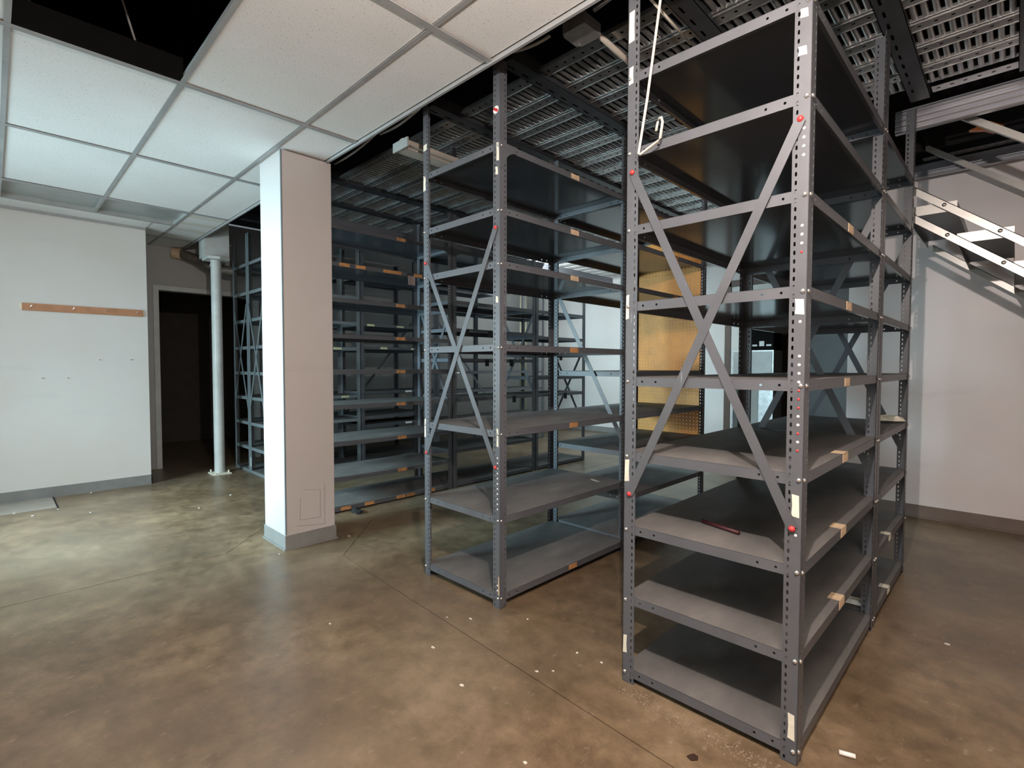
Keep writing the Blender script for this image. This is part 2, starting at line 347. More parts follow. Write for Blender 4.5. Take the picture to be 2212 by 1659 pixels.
# ---- square column
cb = thing('column', 'square painted column with grey cove base, lit pale on its left face', 'column', (-3.93, 1.66, 0))
X0, X1, Y0, Y1 = -4.135+3.93, -3.735+3.93, 1.465-1.66, 1.842-1.66
ob('shaft', MB().prism([(X0+.006, Y0), (X1-.006, Y0), (X1, Y0+.006), (X1, Y1-.006), (X1-.006, Y1), (X0+.006, Y1), (X0, Y1-.006), (X0, Y0+.006)], 2, 0, CZ-.006), M_COL, cb)
ob('cove_base', MB().box((X0-.006, Y0-.006, 0), (X1+.006, Y1+.006, .105)).box((X0-.015, Y0-.015, 0), (X1+.015, Y1+.015, .012)), M_BASE, cb)
ob('corner_bead', MB().box((X1-.008, Y0-.0025, .11), (X1+.0025, Y0+.008, CZ-.006)), M_ENL, cb)
# rubbed outline of a removed plate, thin raised paint ridges
rd = MB(); xf = X1 + .0005
def ridge(y0, z0, y1, z1): rd.bar((xf, y0, z0), (xf, y1, z1), .0025, .0012, (1, 0, 0))
for a, b in (((-.12, .16), (.10, .13)), ((.10, .13), (.10, .44)), ((-.09, .20), (.065, .19)), ((.065, .19), (.065, .40)), ((.065, .40), (-.06, .42)), ((-.09, .20), (-.085, .36))): ridge(a[0], a[1], b[0], b[1])
ob('paint_ridge', rd, M_BASE, cb)

# ================================================================== SHELVING
PW = .052
def post_mesh(name, h, mat, near=True):
    mb = MB(); pit = .0283; n = int(h / pit); cell = []
    if near:
        bands = [(0, .009), (.009, .027), (.027, PW)]
        for k in range(n): cell.append((k*pit, (k+1)*pit, (None, None, (.0395, .0072, .0034))))
        cell.append((n*pit, h, (None, None, None)))
    else:
        bands = [(0, .027), (.027, PW)]
        for k in range(n): cell.append((k*pit, (k+1)*pit, (None, (.0395, .0078, .0042))))
        cell.append((n*pit, h, (None, None)))
    mb.plate((0, 0, 0), (0, 0, 1), (1, 0, 0), (0, 1, 0), bands, .0022, cell)
    mb.plate((0, 0, 0), (0, 0, 1), (0, 1, 0), (1, 0, 0), bands, .0022, cell)
    mb.box((0, 0, 0), (PW, PW, .003))
    return mb.mesh(name, mat)
POST = {}
def get_post(h, mat, near):
    k = (h, mat.name, near)
    if k not in POST: POST[k] = post_mesh('post', h, mat, near)
    return POST[k]
SHELF = {}
def get_shelf(wx, dy, near, mat):
    """pan shelf, origin at its low corner, top at z=0"""
    k = (round(wx, 3), round(dy, 3), near, mat.name)
    if k in SHELF: return SHELF[k]
    mb = MB(); t = .0015; L = .038
    mb.box((0, 0, -t), (wx, dy, 0))
    def lip(O, U, N, ln):
        if near:
            b = [(-L, 0)]; cells = []; h = (-L*.5, .0042, .0042)
            xs = [.075, .135, ln-.135, ln-.075]; cur = 0
            for x in xs:
                cells.append((cur, x-.012, (None,))); cells.append((x-.012, x+.012, (h,))); cur = x+.012
            cells.append((cur, ln, (None,)))
            mb.plate(O, U, (0, 0, 1), N, b, t, cells)
        else:
            O = Vector(O); a = O; c = O + Vector(U)*ln + Vector(N)*t
            mb.box((min(a.x, c.x), min(a.y, c.y), -L), (max(a.x, c.x), max(a.y, c.y), -t))
    lip((0, 0, 0), (1, 0, 0), (0, 1, 0), wx); lip((0, dy-t, 0), (1, 0, 0), (0, 1, 0), wx)
    lip((0, 0, 0), (0, 1, 0), (1, 0, 0), dy); lip((wx-t, 0, 0), (0, 1, 0), (1, 0, 0), dy)
    r = .013
    mb.box((t, t, -L), (wx-t, r, -L+t)).box((t, dy-r, -L), (wx-t, dy-t, -L+t)).box((t, r, -L), (r, dy-r, -L+t)).box((wx-r, r, -L), (wx-t, dy-r, -L+t))
    me = mb.mesh('shelf', M_SH); me.materials.append(mat)
    for p in me.polygons:
        if abs(p.normal.z) < .5: p.material_index = 1
    SHELF[k] = me; return me
bolt_me = MB().tube([(0, 0, 0), (0, -.003, 0), (0, -.006, 0), (0, -.0075, 0)], [.0085, .008, .0055, .001], 8).mesh('bolt', M_BOLT, True)
bolt_red = MB().tube([(0, 0, 0), (0, -.004, 0), (0, -.008, 0), (0, -.010, 0)], [.011, .0105, .007, .001], 8).mesh('bolt', M_RED, True)
dot_w = MB().tube([(0, .0, 0), (0, -.0012, 0), (0, -.002, 0)], [.0052, .0046, .001], 8).mesh('hole_light_dot', M_WHITE, True)  # discs coloured white or red stand for light through post holes
dot_r = MB().tube([(0, .0, 0), (0, -.0012, 0), (0, -.002, 0)], [.0046, .004, .001], 8).mesh('hole_light_dot', M_RED, True)
def unit(x0, x1, y0, y1, zs, label, group, h=2.97, near=True, bolts=False, braces=(), pm=None, flat=None, gus=()):
    cx = (x0+x1)/2; cyy = (y0+y1)/2
    u = thing('shelving_unit', label, 'shelving', (cx, cyy, 0), group); u['_'] = 0; del u['_']
    pm = pm or M_EN; a, b = x0-cx, x1-cx; c, d = y0-cyy, y1-cyy
    me = get_post(h, pm, near); P = []
    for (px, py, rz) in ((a, c, 0), (b, c, PI/2), (b, d, PI), (a, d, -PI/2)):
        P.append(put('post', me, u, (px, py, 0), (0, 0, rz)))
    sh = []
    sm = get_shelf(x1-x0-.006, y1-y0-.006, near, pm)
    for z in zs: sh.append(put('shelf', sm, u, (a+.003, c+.003, z)))
    if bolts:
        for z in zs:
            for px, sgn in ((b-.012, 1), (a+.012, 1)):
                put('bolt', bolt_me, u, (px, c, z-.019))
            for py in (c+.012, d-.012):
                put('bolt', bolt_me, u, (b, py, z-.019), (0, 0, PI/2))
    for (pl, (za, zb), zcd) in braces:      # pl: 'front' / 'rear' end frame
        yy = c - .0025 if pl == 'front' else d + .002
        off = .004 * (-1 if pl == 'front' else 1)
        xa, xb = a+.028, b-.028
        e1 = MB().bar((xa, yy, za), (xb, yy, zb), .034, .003, (0, 1, 0)); ob('brace', e1, pm, u)
        if zcd:
            zc, zd = zcd; e2 = MB().bar((xa, yy+off, zc), (xb, yy+off, zd), .034, .003, (0, 1, 0)); ob('brace', e2, pm, u)
        if pl == 'front' and bolts:
            for px, z, me_ in ((xa, za, bolt_red), (xb, zb, bolt_red), (xb, zd, bolt_red), (xa, zc, bolt_red)):
                put('bolt', me_, u, (px+(.0 if px < 0 else 0), yy-.003, z), label='bolt with a red painted head')
    for (sx, z, side) in gus:                   # curved corner gusset between shelf and post on the long side
        q = []
        R = .10
        for k in range(7):
            an = PI/2 * k/6; q.append((R - R*math.sin(an), -R + R*math.cos(an)) )
        poly = [(0, 0), (R+.02, 0), (R+.02, -.02)] + [(R*(1-math.cos(PI/2*k/6))*1.0, 0) for k in ()]
        poly = [(0, .0), (R+.03, .0), (R+.03, -.036)] + [((R+.03) - (R)*math.sin(PI/2*k/6), -.036 - R*(1-math.cos(PI/2*k/6))) for k in range(1, 7)] + [(0, -.036-R)]
        if side == 'far': poly = [(-u_, v_) for u_, v_ in poly]
        pts = [((c if side == 'near' else d) + u_, z + v_) for u_, v_ in poly]
        ob('gusset', MB().prism(pts, 0, b-.001, b+.002), pm, u)
    u['_p'] = 0; del u['_p']
    return u, P, sh
def lip_label(sh, wx, yc, dz=-.019, wd=.09, ht=.028, mat=None, wrap=False):
    mb = MB().box((wx, yc-wd/2, dz-ht/2), (wx+.0015, yc+wd/2, dz+ht/2))
    if wrap: mb.box((wx-.045, yc-wd/2+.006, .0005), (wx+.001, yc+wd/2-.006, .0018))
    return ob('paper_label', mb, mat or M_TAN, sh)
def tape(post, z1, z0, u0, u1, mat=None, ax=0):
    m_ = mat or M_TAPE
    if ax == 0: mb = MB().prism([(u0, z0), (u1, z0+.004), (u1-.002, (z0+z1)/2), (u1, z1), (u0+.002, z1-.003)], 1, -.0012, -.0002)
    else: mb = MB().prism([(u0, z0), (u1, z0+.004), (u1-.002, (z0+z1)/2), (u1, z1), (u0+.002, z1-.003)], 0, -.0012, -.0002)
    return ob('tape_remnant', mb, m_, post)

ZA = [.064, .374, .674, .983, 1.295, 1.604, 1.915, 2.228, 2.529]
WA = .675
A1, PA, SA = unit(-1.163, -.488, 1.858, 3.135, ZA, 'tall grey steel shelving unit nearest the camera, nine shelves, X brace on its end',
                  'right row of grey shelving', bolts=True, braces=(('front', (2.129, .80), (.807, 2.139)), ('rear', (2.12, .80), (.80, 2.12))))
A2, PA2, SA2 = unit(-1.163, -.488, 3.146, 4.152, ZA, 'shorter-bay grey steel shelving unit directly behind the nearest one, before the stairs',
                  'right row of grey shelving', bolts=True, braces=(('rear', (2.12, .80), (.80, 2.12)),))
for i, s_ in enumerate(SA):
    if i in (1, 2, 3, 4, 5, 6): lip_label(s_, WA-.006, .60, wrap=i < 4, wd=.085, ht=.034)
for i in (0, 1): lip_label(SA2[i], WA-.006, .46, wrap=True, wd=.07, mat=M_TAPE)
for z1, z0, a_, b_ in ((2.778, 2.654, .004, .030), (2.557, 2.486, .006, .026), (1.635, 1.533, .001, .016), (.95, .856, .002, .024), (.203, .124, .002, .020)): tape(PA[0], z1, z0, a_, b_)
# the right-hand front post is turned: its -Y face lies on its local Y flange
for z1, z0, a_, b_ in ((2.49, 2.458, .012, .036), (2.372, 2.34, .014, .040), (1.561, 1.508, .006, .034), (.915, .838, .008, .032), (.172, .082, .008, .030)): tape(PA[1], z1, z0, a_, b_, ax=1)
for k, z in enumerate((2.108, 2.08, 2.05, 2.024, 1.795, 1.766, 1.737, 1.709, 1.48, 1.364, 1.339, 1.309, 1.283, 1.254, 1.227, 1.198, 1.17, 1.142, 1.114, 1.086, 1.059, .782)):
    n_ = round(z / .0283 - .5); zz = (n_ + .5) * .0283
    put('hole_light_dot', dot_r if k in (7, 13, 14, 15, 18, 20) else dot_w, PA[1], (-.0, .018, zz), (0, 0, -PI/2))

ZB = [.076, .508, .985, 1.458, 1.909, 2.195, 2.538]
B1, PB, SB = unit(-2.680, -1.990, 1.929, 3.192, ZB, 'tall grey shelving unit in the middle with seven shelves and orange lip labels',
                  'middle row of grey shelving', bolts=True, braces=(('front', (1.98, .783), (.79, 2.085)), ('rear', (1.95, .80), None)), gus=((1, 2.538, 'near'),))
ZB2 = [.09, .395, .72, .985, 1.30, 1.92, 2.235, 2.538]
B2, PB2, SB2 = unit(-2.680, -1.990, 3.203, 4.50, ZB2, 'grey shelving unit behind the middle one, with a tan pegboard across its far end',
                  'middle row of grey shelving', bolts=True)
for i in (0, 2, 3, 4, 5, 6): lip_label(SB[i], .684, .655, wd=.08, ht=.03, mat=M_ORANGE if i in (0, 2, 3) else M_TAN)
for i in (5, 6): lip_label(SB2[i], .684, .72, wd=.08, ht=.03, mat=M_ORANGE)
for z1, z0, a_, b_ in ((2.717, 2.677, .004, .040), (2.516, 2.431, .002, .026), (1.003, .885, .001, .016)): tape(PB[0], z1, z0, a_, b_)
for z1, z0, a_, b_ in ((2.536, 2.438, .006, .026), (2.41, 2.366, .014, .034), (1.718, 1.680, .012, .03), (.998, .896, .010, .024)): tape(PB[1], z1, z0, a_, b_, ax=1)
for z1, z0, ax in ((.18, .075, 1),): tape(PB[1], z1, z0, .002, .012, M_TAN, 1)
for z in (.83, .80, .77, .74, .715, .685, .66, .63, .60, .57, .545, .13, .10):
    zz = (round(z/.0283-.5)+.5)*.0283; put('hole_light_dot', dot_w, PB[1], (0, .018, zz), (0, 0, -PI/2))
o = ob('sticker', MB().tube([(0, 0, 0), (-.001, 0, 0)], [.021, .021], 16), M_WHITE, PB[1], (-.0003, .030, 2.711), label='round red and white sticker')
ob('sticker_print', MB().bar((-.0018, -.016, -.010), (-.0018, .016, .010), .014, .0008, (1, 0, 0)), M_RED, None)
bpy.data.objects['sticker_print'].parent = o
# pegboard: pierced sheet; holes are real in the visible field
def pegboard():
    mb = MB(); W, H0, H1, pit = .62, .60, 2.50, .0254*1.25
    nx = int(W / pit); bands = [(k*W/nx, (k+1)*W/nx) for k in range(nx)]
    nz = int((H1-H0)/pit); cell = []
    for k in range(nz):
        z0 = H0 + k*(H1-H0)/nz; z1 = H0 + (k+1)*(H1-H0)/nz
        cell.append((z0, z1, tuple(((b0+b1)/2, .0034, .0034) for b0, b1 in bands)))
    mb.plate((0, 0, 0), (0, 0, 1), (1, 0, 0), (0, 1, 0), bands, .005, cell)
    return mb
pg = ob('pegboard', pegboard(), M_PEG, B2, (-.31, .610, 0), label='tan pierced pegboard end panel')

ZC = [.05, .32, .645, .98, 1.30, 1.625, 1.95, 2.27, 2.60]
C1, PC, SC = unit(-4.985, -4.35, 2.06, 3.495, ZC, 'dark grey shelving unit just right of the square column, bluish shelves and orange labels',
                  'left-middle row of shelving', near=False, gus=((1, 2.60, 'far'), (1, 1.95, 'far')))
C2, PC2, SC2 = unit(-4.985, -4.35, 3.51, 4.845, [.05, .42, .98, 1.42, 1.75, 2.05, 2.33, 2.60], 'dark shelving unit second along the row beyond the square column',
                  'left-middle row of shelving', near=False, gus=((1, 2.60, 'near'),), braces=(('front', (2.0, .8), (.8, 2.0)),))
C3, PC3, SC3 = unit(-4.985, -4.35, 4.855, 5.90, [.05, .62, .98, 1.20, 1.50, 1.72, 2.05], 'dark shelving unit at the far end of the row before the bright wall',
                  'left-middle row of shelving', h=2.3, near=False, braces=(('rear', (1.6, .5), (.5, 1.6)), ('front', (2.0, 1.0), (1.0, 2.0))))
for si, ys, dz in ((0, (.19, .43, .78, .90, 1.15), 0), (7, (.20, .36, .65, .75, 1.0), 0), (8, (.80,), 0), (1, (.80,), 0), (2, (.80,), 0), (3, (.79,), 0), (4, (.79,), 0), (5, (.79,), 0), (6, (.79,), 0)):
    for y_ in ys: lip_label(SC[si], .629, y_, wd=.10, ht=.03, mat=M_ORANGE)
ob('paper_label', MB().box((.631, .88, -.12), (.632, .96, -.03)), plain('pink_paper', (.5, .38, .36), .7), SC[7], label='pinkish paper tag hanging below the lip')
for s_, ys in ((SC2[2], (.3, .62, .95)), (SC2[3], (.5, .9)), (SC2[4], (.2, .55)), (SC3[3], (.3,)), (SC3[4], (.5,)), (SC3[2], (.35, .6))):
    for y_ in ys: ob('label_holder', MB().box((.631, y_-.03, -.085), (.633, y_+.03, -.005)), M_DARK, s_)

ZD = [.035, .325, .635, .951, 1.262, 1.58, 1.915, 2.255, 2.61]
DL, _, SDL = unit(-7.33, -6.790, 2.24, 3.46, ZD, 'grey end shelving unit beside the round pipe column, left of the pair', 'far left row of shelving', near=False, pm=M_ENL, braces=(('front', (2.1, .8), (.8, 2.1)),))
DR, PDR, SDR = unit(-6.785, -6.25, 2.24, 3.46, ZD, 'grey end shelving unit tight against the square column in view, right of the pair', 'far left row of shelving', near=False, pm=M_ENL, braces=(('front', (.8, 2.1), (2.1, .8)),))
tape(PDR[1], 2.34, 2.28, .01, .04, M_WHITE, 1); tape(PDR[1], 1.85, 1.77, .01, .03, M_TAPE, 1); tape(PDR[0], .20, .08, .01, .03, M_WHITE)
DL2, _, SD3 = unit(-7.33, -6.790, 3.472, 4.72, ZD, 'dim shelving unit by the grey side wall, second along the far left row', 'far left row of shelving', near=False)
DR2, _, SD2 = unit(-6.785, -6.25, 3.472, 4.72, [.035, .54, .635+.02, .99, 1.262, 1.60, 1.908, 2.224, 2.55], 'dim shelving unit with cream and white lip tags, seen through the left-middle row', 'far left row of shelving', near=False)
DR3, _, SD4 = unit(-6.785, -6.25, 4.725, 5.98, [.035, .50, .95, 1.25, 1.60, 1.90, 2.22, 2.55], 'dim shelving unit with grey hanging tags, third along the far left row', 'far left row of shelving', near=False)
DR4, _, SD5 = unit(-6.785, -6.25, 5.985, 7.2, [.035, .50, .95, 1.25, 1.60, 1.90, 2.22], 'dim shelving unit at the far end of the far left row, before the thin pipe', 'far left row of shelving', near=False)
for s_, ys, m_ in ((SD2[7], (.25, .6, .93), M_YEL), (SD2[6], (.15, .62, .95), M_YEL), (SD2[5], (.35, .85), M_YEL), (SD2[8], (.4,), M_YEL), (SDR[5], (.9,), M_YEL), (SDR[3], (1.0,), M_YEL), (SD2[3], (.75,), M_WHITE), (SD2[1], (.75,), M_WHITE), (SD4[4], (.4,), M_WHITE), (SD4[5], (.4, .9), M_WHITE), (SD4[3], (.4,), M_WHITE)):
    for y_ in ys: lip_label(s_, .529, y_, wd=.11, ht=.026, mat=m_)
ob('brace', MB().bar((.27, -.62, .6), (.27, .55, 2.0), .034, .003, (1, 0, 0)), M_EN, DL2, label='diagonal strap across the back')
ob('brace', MB().bar((.27, -.6, 2.0), (.27, .6, .6), .034, .003, (1, 0, 0)), M_EN, DR3)

# ================================================================== MEZZANINE DECK
dk = thing('mezzanine_deck', 'perforated steel mezzanine deck on dark beams carried by the shelving posts', 'mezzanine', (-2.3, 2.0, 2.97))
def D(name, mb, mat, **kw): 
    mb.v = [(x+2.3, y-2.0, z-2.97) for x, y, z in mb.v]
    return ob(name, mb, mat, dk, **kw)
def ybeam(x, y0, y1, z=2.978):
    mb = MB(); pit = .115; n = int((y1-y0)/pit)
    cell = [(k*pit, (k+1)*pit, (None, (.03, .03, .006), None)) for k in range(n)] + [(n*pit, y1-y0, (None, None, None))]
    mb.plate((x-.05, y0, z), (0, 1, 0), (1, 0, 0), (0, 0, 1), [(0, .018), (.018, .042), (.042, .10)], .002, cell)
    mb.box((x-.05, y0, z), (x-.047, y1, z+.075)).box((x+.047, y0, z), (x+.05, y1, z+.075)).box((x-.05, y0, z+.073), (x+.05, y1, z+.075))
    D('beam', mb, M_BEAM)
for x, y1 in ((-.46, 4.05), (-1.12, 5.45), (-2.0, 8.6), (-2.70, 8.6), (-4.37, 8.6), (-5.0, 8.6)): ybeam(x, 1.985, y1)
ybeam(.02, 1.985, 4.05); ybeam(-6.22, 1.985, 8.6)
plank_cache = {}
def plank(x0, x1, y, z=3.0):
    L = round(x1-x0, 3)
    if L not in plank_cache:
        mb = MB(); pit = .0575; n = max(1, int(L/pit)); pit = L/n
        cell = [(k*pit, (k+1)*pit, ((.042, .0075, .0085),)) for k in range(n)]
        mb.plate((0, 0, 0), (1, 0, 0), (0, 1, 0), (0, 0, 1), [(.004, .080)], .002, cell)
        mb.box((0, .004, 0), (L, .007, .020)).box((0, .077, 0), (L, .080, .020))
        mb.box((0, .001, -.004), (L, .006, .004)).box((0, .078, -.002), (L, .083, .004))
        nr = max(2, round(L/.0435)); p = L/nr
        for k in range(nr):
            c = (k+.5)*p; w_ = p*.33; R = []
            for q in range(6):
                an = PI * q/5; R.append((c - w_*math.cos(an), .016 - .012*math.sin(an)))
            # half-round rung along Y, open on top
            vs = [(a, .080, b) for a, b in R] + [(a, .238, b) for a, b in R]
            mb.add(vs, [(i, i+1, i+7, i+6) for i in range(5)] + [(0, 6, 11, 5)] + [(0,1,2,3,4,5)[::-1], (6,7,8,9,10,11)])
        mb.box((0, .228, .006), (L, .238, .020)); mb.box((0, .080, .006), (L, .088, .020))
        plank_cache[L] = mb.mesh('deck_plank', M_GALVD)
    put('deck_plank', plank_cache[L], dk, (x0+2.3, y-2.0, z-2.97))
for x0, x1, ya, n in ((-.41, -.03, 2.20, 7), (-1.07, -.51, 2.20, 7), (-1.95, -1.17, 2.20, 20), (-2.65, -2.05, 2.20, 17), (-4.32, -2.75, 2.20, 25), (-4.95, -4.42, 2.20, 12), (-6.17, -5.05, 2.20, 24)):
    for k in range(n): plank(x0, x1, ya + .245*k)
def ribbed(y0, y1, z0, z1, n=5, horizontal=True):
    """ribbed fascia profile (across, z) with n flutes on both faces"""
    pts = []
    h = (z1-z0)/n
    for k in range(n):
        a = z0 + k*h; pts += [(y0+.006, a), (y0, a+h*.2), (y0, a+h*.55), (y0+.006, a+h*.8)]
    pts += [(y0+.006, z1), (y1, z1), (y1, z0)]
    return pts
# big ribbed channel closing the deck at the stair opening, its far twin, and one along the left aisle
D('edge_channel', MB().prism(ribbed(4.165, 4.205, 2.850, 2.992, 4), 0, -.60, 3.1), M_CHAN, label='bright ribbed steel channel at the stair opening')
ld = thing('upper_landing', 'ribbed steel landing edge over the pale back wall, beyond the stair opening', 'landing', (1.0, 5.6, 2.95))
ob('edge_channel', MB().prism([(y-5.6, z-2.95) for y, z in ribbed(5.60, 5.64, 2.95, 3.06, 5)], 0, -2.0, 2.1), M_CHAN, ld)
mb = MB(); cell = [(k*.06, (k+1)*.06, ((.04, .009, .009),)) for k in range(30)]
mb.plate((-1.60, -.10, .125), (1, 0, 0), (0, 1, 0), (0, 0, 1), [(0, .095)], .003, cell); ob('landing_strip', mb, M_GALVD, ld)
mb = MB(); mb.plate((-.40, 3.96, 3.0), (1, 0, 0), (0, 1, 0), (0, 0, 1), [(0, .085)], .003, [(k*.06, (k+1)*.06, ((.04, .009, .009),)) for k in range(55)]); D('landing_strip', mb, M_GALVD)
D('edge_channel', MB().prism([(-a, b) for a, b in ribbed(5.02, 5.06, 2.775, 2.86, 3)], 1, 2.1, 7.6), M_CHAN)
D('end_plate', MB().box((-.03, 2.6, 3.0), (-.02, 3.9, 3.10)).box((-.03, 2.6, 3.0), (.0, 3.9, 3.004)), M_STAIR)

# ================================================================== STAIRS
st = thing('staircase', 'steel staircase with open treads coming down to the right below the mezzanine', 'staircase', (0, 4.3, 0))
def zl(x): return 2.12 - .80*x
def T(name, mb, mat=None, **kw):
    mb.v = [(x, y-4.3, z) for x, y, z in mb.v]; return ob(name, mb, mat or M_STAIR, st, **kw)
xa, xb = -.52, 2.55
for y in (4.30, 5.56):
    for dz in (0, -.178):
        q = lambda x_: zl(x_) + dz
        s1 = MB().prism([(xa, q(xa)), (xb, q(xb)), (xb, q(xb)-.056), (xa, q(xa)-.056)], 1, y, y+.004)
        s1.prism([(xa, q(xa)), (xb, q(xb)), (xb, q(xb)-.005), (xa, q(xa)-.005)], 1, y, y+.03)
        T('stringer', s1)
bolt_y = MB().tube([(0, 0, 0), (0, -.005, 0), (0, -.009, 0)], [.013, .012, .003], 8).mesh('bolt', M_BOLT, True)
k = 0
while k < 11:
    x0 = -.552 + .265*k; x1 = x0 + .262; z = 2.335 - .212*k
    tb = T('tread', MB().box((x0, 4.34, z+.056), (x1, 5.55, z+.060)).box((x0, 4.34, z), (x0+.003, 5.55, z+.056)).box((x1-.003, 4.34, z), (x1, 5.55, z+.056)), M_SHADE)  # dark colour of the sheet stands for its shaded underside
    e = MB().box((x0, 4.331, z), (x1, 4.338, z+.062)); e.v = [(vx, vy-4.3, vz) for vx, vy, vz in e.v]
    ob('end_plate', e, M_STAIR, tb)
    for yy in (4.30,):
        xb_ = x0 + .20
        put('bolt', bolt_y, st, (xb_, yy-4.3, zl(xb_)-.028)); put('bolt', bolt_y, st, (xb_+.02, yy-4.3, zl(xb_+.02)-.206))
    k += 1
for y, xs in ((4.30, -.31), (5.45, -.575)):
    zz = lambda q: 2.68 - .80*q
    r1 = MB().prism([(xs, zz(xs)+.01), (xs+.02, zz(xs+.02)+.028), (xb, zz(xb)+.028), (xb, zz(xb)-.028), (xs, zz(xs)-.02)], 1, y-.012, y+.018); T('handrail', r1)
    for q in (1.0, 2.3): T('baluster', MB().bar((q, y+.006, zl(q)-.05), (q, y+.006, zz(q)), .04, .004, (0, 1, 0)))
T('foot_plate', MB().box((2.45, 4.30, 0), (2.6, 5.59, .012)).box((2.48, 4.30, 0), (2.55, 4.33, .15)).box((2.48, 5.56, 0), (2.55, 5.59, .15)))

# ================================================================== SERVICES
pc = thing('pipe_column', 'pale round pipe column with bolted cap and base plates beside the dark doorway', 'column', (-7.02, 1.96, 0))
ob('shaft', MB().tube([(0, 0, .012), (0, 0, 2.62)], .058, 24), M_PIPE, pc, smooth=False)
ob('base_plate', MB().box((-.12, -.10, 0), (.12, .10, .012)), M_TAPE, pc)
ob('cap_plate', MB().prism([(-.12, -.12), (.12, -.12), (.16, .0), (.12, .12), (-.12, .12)], 2, 2.62, 2.65), M_PIPE, pc)
for x, y in ((-.09, -.075), (.09, -.075), (.09, .075)): ob('bolt', MB().tube([(x, y, .012), (x, y, .045)], .009, 8), M_TAPE, pc)
ob('collar', MB().tube([(-.08, .0, 2.56), (-.08, 0, 2.62)], [.05, .035], 14), M_PIPE, pc)
struct('trim_2', MB().box((-7.22, 1.83, 2.65), (-6.98, 2.10, 3.4)), M_PIPE)
struct('trim_3', MB().box((-7.9, 2.86, 2.60), (-6.9, 3.0, 2.86)), M_BLACK)
fp = thing('far_pipe', 'thin pale floor-to-ceiling pipe before the far bright wall', 'pipe', (-7.25, 7.7, 0))
ob('shaft', MB().tube([(0, 0, 0), (0, 0, 2.9)], .075, 20), plain('cream_pipe', (.55, .53, .38), .45), fp, smooth=True)
ob('collar', MB().tube([(0, 0, 0), (0, 0, .03)], .10, 20), M_PIPE, fp)
# flexible duct
pts = [(-7.86, 1.70, 2.80), (-7.80, 1.78, 2.79), (-7.66, 1.90, 2.73), (-7.55, 2.02, 2.64), (-7.48, 2.13, 2.59), (-7.40, 2.30, 2.585), (-7.40, 2.55, 2.62), (-7.45, 2.9, 2.66)]
fine = []
for i in range(len(pts)-1):
    a, b = Vector(pts[i]), Vector(pts[i+1]); n_ = 7
    for k in range(n_): fine.append(a.lerp(b, k/n_))
fine.append(Vector(pts[-1]))
dt = thing('flexible_duct', 'ribbed flexible foil duct curving over the dark doorway', 'duct', (-7.5, 2.1, 2.6))
ob('hose', MB().tube([q - Vector((-7.5, 2.1, 2.6)) for q in fine], [.064 if i % 2 else .058 for i in range(len(fine))], 14), M_DUCT, dt, smooth=True)
ob('collar', MB().tube([Vector(pts[0]) - Vector((-7.5, 2.1, 2.6)), Vector(pts[1]) - Vector((-7.5, 2.1, 2.6))], .070, 14), M_TAN, dt)
# strip light hanging under the deck
lf = thing('strip_light', 'bare tan strip light fitting hung under the deck beside the ceiling edge', 'light fixture', (-3.06, 2.02, 2.83))
ob('housing', MB().prism([(-.045, 0), (.045, 0), (.045, .05), (.02, .075), (-.02, .075), (-.045, .05)], 1, 0, 1.25), M_FIX, lf)
ob('rail', MB().box((-.085, 0, .01), (-.05, 1.25, .04)).box((.05, 0, .01), (.085, 1.25, .04)), M_FIX, lf)
ob('end_cap', MB().box((-.088, -.012, -.004), (.088, 0, .06)), M_LENS, lf)
ob('clip', MB().box((-.09, .42, -.004), (.09, .50, .0)).box((-.01, .44, .07), (.01, .48, .15)), M_BEAM, lf)
# conduit run along the deck edge, with junction box
cn = thing('conduit_run', 'dark grey conduit sagging between fixings along the deck edge', 'conduit', (-2.5, 1.9, 2.93))
def sag(a, b, s, n=6): 
    a = Vector(a); b = Vector(b); return [a.lerp(b, k/n) - Vector((0, 0, s*4*(k/n)*(1-k/n))) - Vector((-2.5, 1.9, 2.93)) for k in range(n+1)]
for a, b, s, r in (((-3.80, 1.90, 2.90), (-3.20, 1.91, 2.95), .02, .008), ((-3.15, 1.91, 2.93), (-2.66, 1.90, 2.94), .02, .010), ((-2.66, 1.90, 2.945), (-1.97, 1.89, 2.945), .002, .011), ((-1.9, 1.90, 2.95), (-1.66, 1.95, 2.95), .015, .008), ((-1.40, 1.95, 2.95), (-.9, 1.90, 2.965), .0, .011)):
    ob('conduit', MB().tube(sag(a, b, s), r, 8), M_CABLE if r < .01 else M_GALV, cn, smooth=True)
for x in (-2.66, -1.98): ob('strap', MB().box((x+2.5-.02, -.02, .01), (x+2.5+.02, .01, .045)), M_GALV, cn)
jb = thing('junction_box', 'grey steel junction box fixed under the deck edge', 'junction box', (-1.53, 2.03, 2.93))
ob('body', MB().box((-.065, -.065, 0), (.065, .065, .055)), M_GALV, jb)
ob('cover', MB().prism([(-.07, -.05), (-.05, -.07), (.05, -.07), (.07, -.05), (.07, .05), (.05, .07), (-.05, .07), (-.07, .05)], 2, -.003, 0), M_GALV, jb)
for q in ((-.05, .05), (.05, -.05)): ob('screw', MB().tube([(q[0], q[1], -.006), (q[0], q[1], -.002)], .006, 8), M_BOLT, jb)
o = ob('conduit', MB().tube([(-1.50, 2.09, 2.965), (-1.52, 2.5, 2.965), (-1.53, 3.0, 2.965)], .014, 8), M_FIX, label='tan conduit leaving the junction box along the aisle deck', category='conduit', smooth=True)
